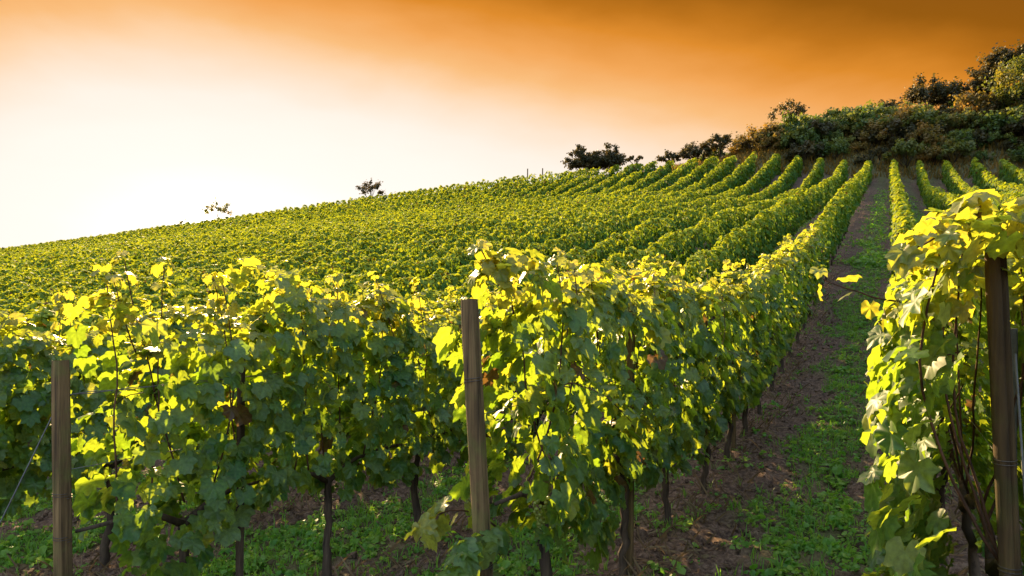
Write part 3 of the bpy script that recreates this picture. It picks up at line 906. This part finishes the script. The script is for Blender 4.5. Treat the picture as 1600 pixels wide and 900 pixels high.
# ------------------------------------------------------------------ shrubs and trees on the ridge
def crown_set(R_, nclump, nleaf, size, flat=1.0, hollow=.55, spiky=.0, seed=0):
    rs = np.random.default_rng(seed)
    d = norm(rs.normal(0, 1, (nclump, 3))); d[:, 2] = np.abs(d[:, 2]) * 1.0 - .25
    d = norm(d)
    c = d * rs.uniform(hollow, 1.0, nclump)[:, None] * np.array(R_)
    which = rs.integers(0, nclump, nleaf)
    cr = rs.uniform(.22, .42, nclump) * min(R_)
    off = rs.normal(0, 1, (nleaf, 3)); off = norm(off) * (rs.random(nleaf) ** .5)[:, None]
    P = c[which] + off * cr[which][:, None] * np.array([1, 1, .85])
    if spiky:
        P = P + (P / np.array(R_)) * (rs.random(nleaf) ** 4 * spiky)[:, None]
    N = norm(off + rs.normal(0, .5, (nleaf, 3)) + np.array([0, 0, .4]))
    T = rs.normal(0, 1, (nleaf, 3))
    rnd = np.clip(rs.random(nclump)[which] * .8 + rs.normal(0, .12, nleaf), 0, .94)
    yng = np.clip(rs.random(nclump)[which] ** 2.5 * .9 + rs.normal(0, .1, nleaf), 0, 1)
    return (P, N, T, size * rs.uniform(.6, 1.2, nleaf), rnd, yng), c

def tree(name, label, catg, x, y, R_, hc, m, nclump, nleaf, size, seed, group=None, trunk_r=.07, hollow=.55, spiky=0.0, sink=0.0):
    """hc = height of the crown's centre above the ground"""
    z = float(ground(np.array([x]), np.array([y]))[0]) - sink
    e = empty(name, (x, y, z)); tag(e, label, catg, group)
    S, c = crown_set(R_, nclump, nleaf, size, hollow=hollow, spiky=spiky, seed=seed)
    P = S[0] + np.array([0, 0, hc])
    low = P[:, 2] < .05
    P[low, 2] = .05 + rng.random(low.sum()) * .3
    V, F, A = leaves(P, *S[1:], RHOMB_T)
    obj('crown', np_mesh('crown', V, F, A), m, e)
    tubes = [tube(np.array([(0, 0, -.15), (.04, .02, hc * .35), (-.03, .05, hc * .7), (0, 0, hc)]), np.array([1.2, 1, .8, .5]) * trunk_r, 7, .2, seed)]
    for i in range(min(9, nclump)):
        b = c[i] + np.array([0, 0, hc]); s = np.array([0, 0, hc * (.35 + .05 * i)])
        tubes.append(tube(np.array([s, s * .5 + b * .5 + np.array([0, 0, .12 * R_[2]]), b]), np.array([.5, .35, .15]) * trunk_r, 5))
    obj('trunk', tubes_mesh('trunk', tubes), M_TWIG, e)
    return e

# three round bushes standing together on the crest
for i, (x, y, r, h, lab) in enumerate(((-30.8, 73.5, 1.45, 2.15, 'round leafy bush on the crest, leftmost and tallest of three standing together'),
                                       (-28.9, 73.8, 1.2, 1.8, 'smaller bush squeezed in the middle of three on the crest'),
                                       (-26.9, 73.6, 1.5, 1.75, 'broad dark bush, rightmost of three standing together on the crest'))):
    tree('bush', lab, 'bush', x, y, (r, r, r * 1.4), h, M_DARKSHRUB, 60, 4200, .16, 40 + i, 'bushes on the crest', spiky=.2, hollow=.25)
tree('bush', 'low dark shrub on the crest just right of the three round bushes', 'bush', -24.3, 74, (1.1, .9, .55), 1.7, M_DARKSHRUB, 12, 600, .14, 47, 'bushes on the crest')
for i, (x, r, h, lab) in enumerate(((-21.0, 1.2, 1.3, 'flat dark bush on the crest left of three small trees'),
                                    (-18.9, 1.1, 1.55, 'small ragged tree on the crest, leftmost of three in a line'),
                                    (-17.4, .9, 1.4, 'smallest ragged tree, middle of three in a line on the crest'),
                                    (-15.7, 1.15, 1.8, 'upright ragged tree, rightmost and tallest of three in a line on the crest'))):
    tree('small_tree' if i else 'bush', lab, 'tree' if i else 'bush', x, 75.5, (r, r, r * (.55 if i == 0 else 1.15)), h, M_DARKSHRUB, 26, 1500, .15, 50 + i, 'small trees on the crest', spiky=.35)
# lone trees on the left skyline
tree('small_tree', 'lone bushy little tree on the left skyline, right of the sun', 'tree', -59.8, 72.5, (1.8, 1.3, 1.1), 2.6, M_DARKSHRUB, 26, 900, .16, 60, 'lone trees on the left skyline', hollow=.7, spiky=.5)
tree('small_tree', 'sparse little tree on the skyline just above the setting sun', 'tree', -89.8, 73.0, (2.2, 1.4, 1.3), 3.2, M_SHRUB, 20, 800, .17, 61, 'lone trees on the left skyline', hollow=.75, spiky=.6)
tree('bush', 'tiny sparse bush on the skyline left of the setting sun', 'bush', -96.8, 73.0, (1.3, 1.0, .8), 2.0, M_SHRUB, 8, 120, .16, 62, 'lone trees on the left skyline', hollow=.7, spiky=.4)
# single tree at the left end of the thicket
tree('small_tree', 'single open-crowned tree on a thin stem at the left end of the thicket', 'tree', -9.7, 81, (1.75, 1.5, 1.2), 3.3, M_DARKSHRUB, 24, 1100, .16, 63, None, .09, hollow=.6, spiky=.5)

# dark trees along the top of the bank
for i, (x, y, r, h, rz, lab) in enumerate((
        (0.0, 84, 1.2, 2.3, 1.0, 'dark small round shrub on top of the bank, left of the big dark tree'),
        (1.5, 84, 1.0, 1.4, .8, 'low dark shrub between the round shrub and the big dark tree'),
        (3.3, 84, 1.9, 3.9, 1.8, 'big dark tree with a hooked crown on top of the bank'),
        (5.4, 84, 1.8, 3.4, 1.6, 'dark tree with jagged outline, right of the big hooked tree'),
        (7.1, 84, 1.8, 3.2, 1.5, 'dark spreading tree on the bank, second right of the hooked tree'),
        (8.3, 82, 1.6, 3.9, 1.8, 'dark tree with upright twigs at the foot of the tallest trees'))):
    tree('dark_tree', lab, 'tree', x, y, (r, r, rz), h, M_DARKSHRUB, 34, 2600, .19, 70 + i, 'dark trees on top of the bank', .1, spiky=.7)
for i, (x, y, r, h, rz, m, lab) in enumerate((
        (9.5, 80.5, 1.6, 4.6, 2.2, M_DARKSHRUB, 'tall dark tree in the top right corner behind the olive tree'),
        (10.6, 75.8, 2.4, 3.1, 3.0, M_SHRUB, 'tall olive green tree at the right edge of the photo'),
        (12.2, 80, 2.3, 2.6, 2.4, M_DARKSHRUB, 'tallest dark tree, at the upper right edge of the photo'))):
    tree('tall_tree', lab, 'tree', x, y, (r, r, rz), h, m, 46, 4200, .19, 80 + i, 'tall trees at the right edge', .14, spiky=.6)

# thicket of shrubs covering the bank: individual bushes, mesh data shared by five kinds
kinds = []
SH = []
for i in range(5):
    S, c = crown_set((1.5, 1.5, 1.15), 26, 1700, .15, hollow=.5, spiky=.5 if i % 2 else .15, seed=200 + i)
    P = S[0] + np.array([0, 0, .75]); P[:, 2] = np.maximum(P[:, 2], -.1)
    V, F, A = leaves(P, *S[1:], RHOMB_T)
    me_c = np_mesh('crown', V, F, A); me_c.materials.append((M_SHRUB, M_SHRUB2, M_SHRUB2, M_SHRUB3, M_DARKSHRUB)[i])
    tubes = []
    for j in range(7):
        b = c[j] + np.array([0, 0, .75])
        tubes.append(tube(np.array([(0, 0, -.15), b * .5 + np.array([0, 0, .15]), b]), [.035, .025, .01], 5))
    me_t = tubes_mesh('stem', tubes); me_t.materials.append(M_TWIG)
    SH.append((me_c, me_t))
shrubs = []
tries = 0
while len(shrubs) < 165 and tries < 6000:
    tries += 1
    y = rng.uniform(71.9, 84.5); x = rng.uniform(-19, 13.5)
    if x < -7 - (y - 72) * 1.6 + (4 if y > 80 else 0): continue
    if any((x - a) ** 2 + (y - b) ** 2 < 1.15 ** 2 for a, b in shrubs): continue
    shrubs.append((x, y))
for i, (x, y) in enumerate(shrubs):
    s = (.55 + .95 * rng.random() ** 1.4) * (.9 if y < 73.5 else 1) * (.7 if x < -7 and y > 77 else 1)
    z = float(ground(np.array([x]), np.array([y]))[0])
    e = empty('thicket_shrub', (x, y, z), rng.uniform(0, 6.28)); e.scale = (s, s, s * rng.uniform(.8, 1.15))
    tag(e, 'olive green shrub growing into its neighbours in the thicket on the bank', 'shrub', 'shrubs of the thicket on the bank')
    kind = SH[rng.integers(0, 5)]
    for nm, md in (('crown', kind[0]), ('stem', kind[1])):
        obj(nm, md, None, e)
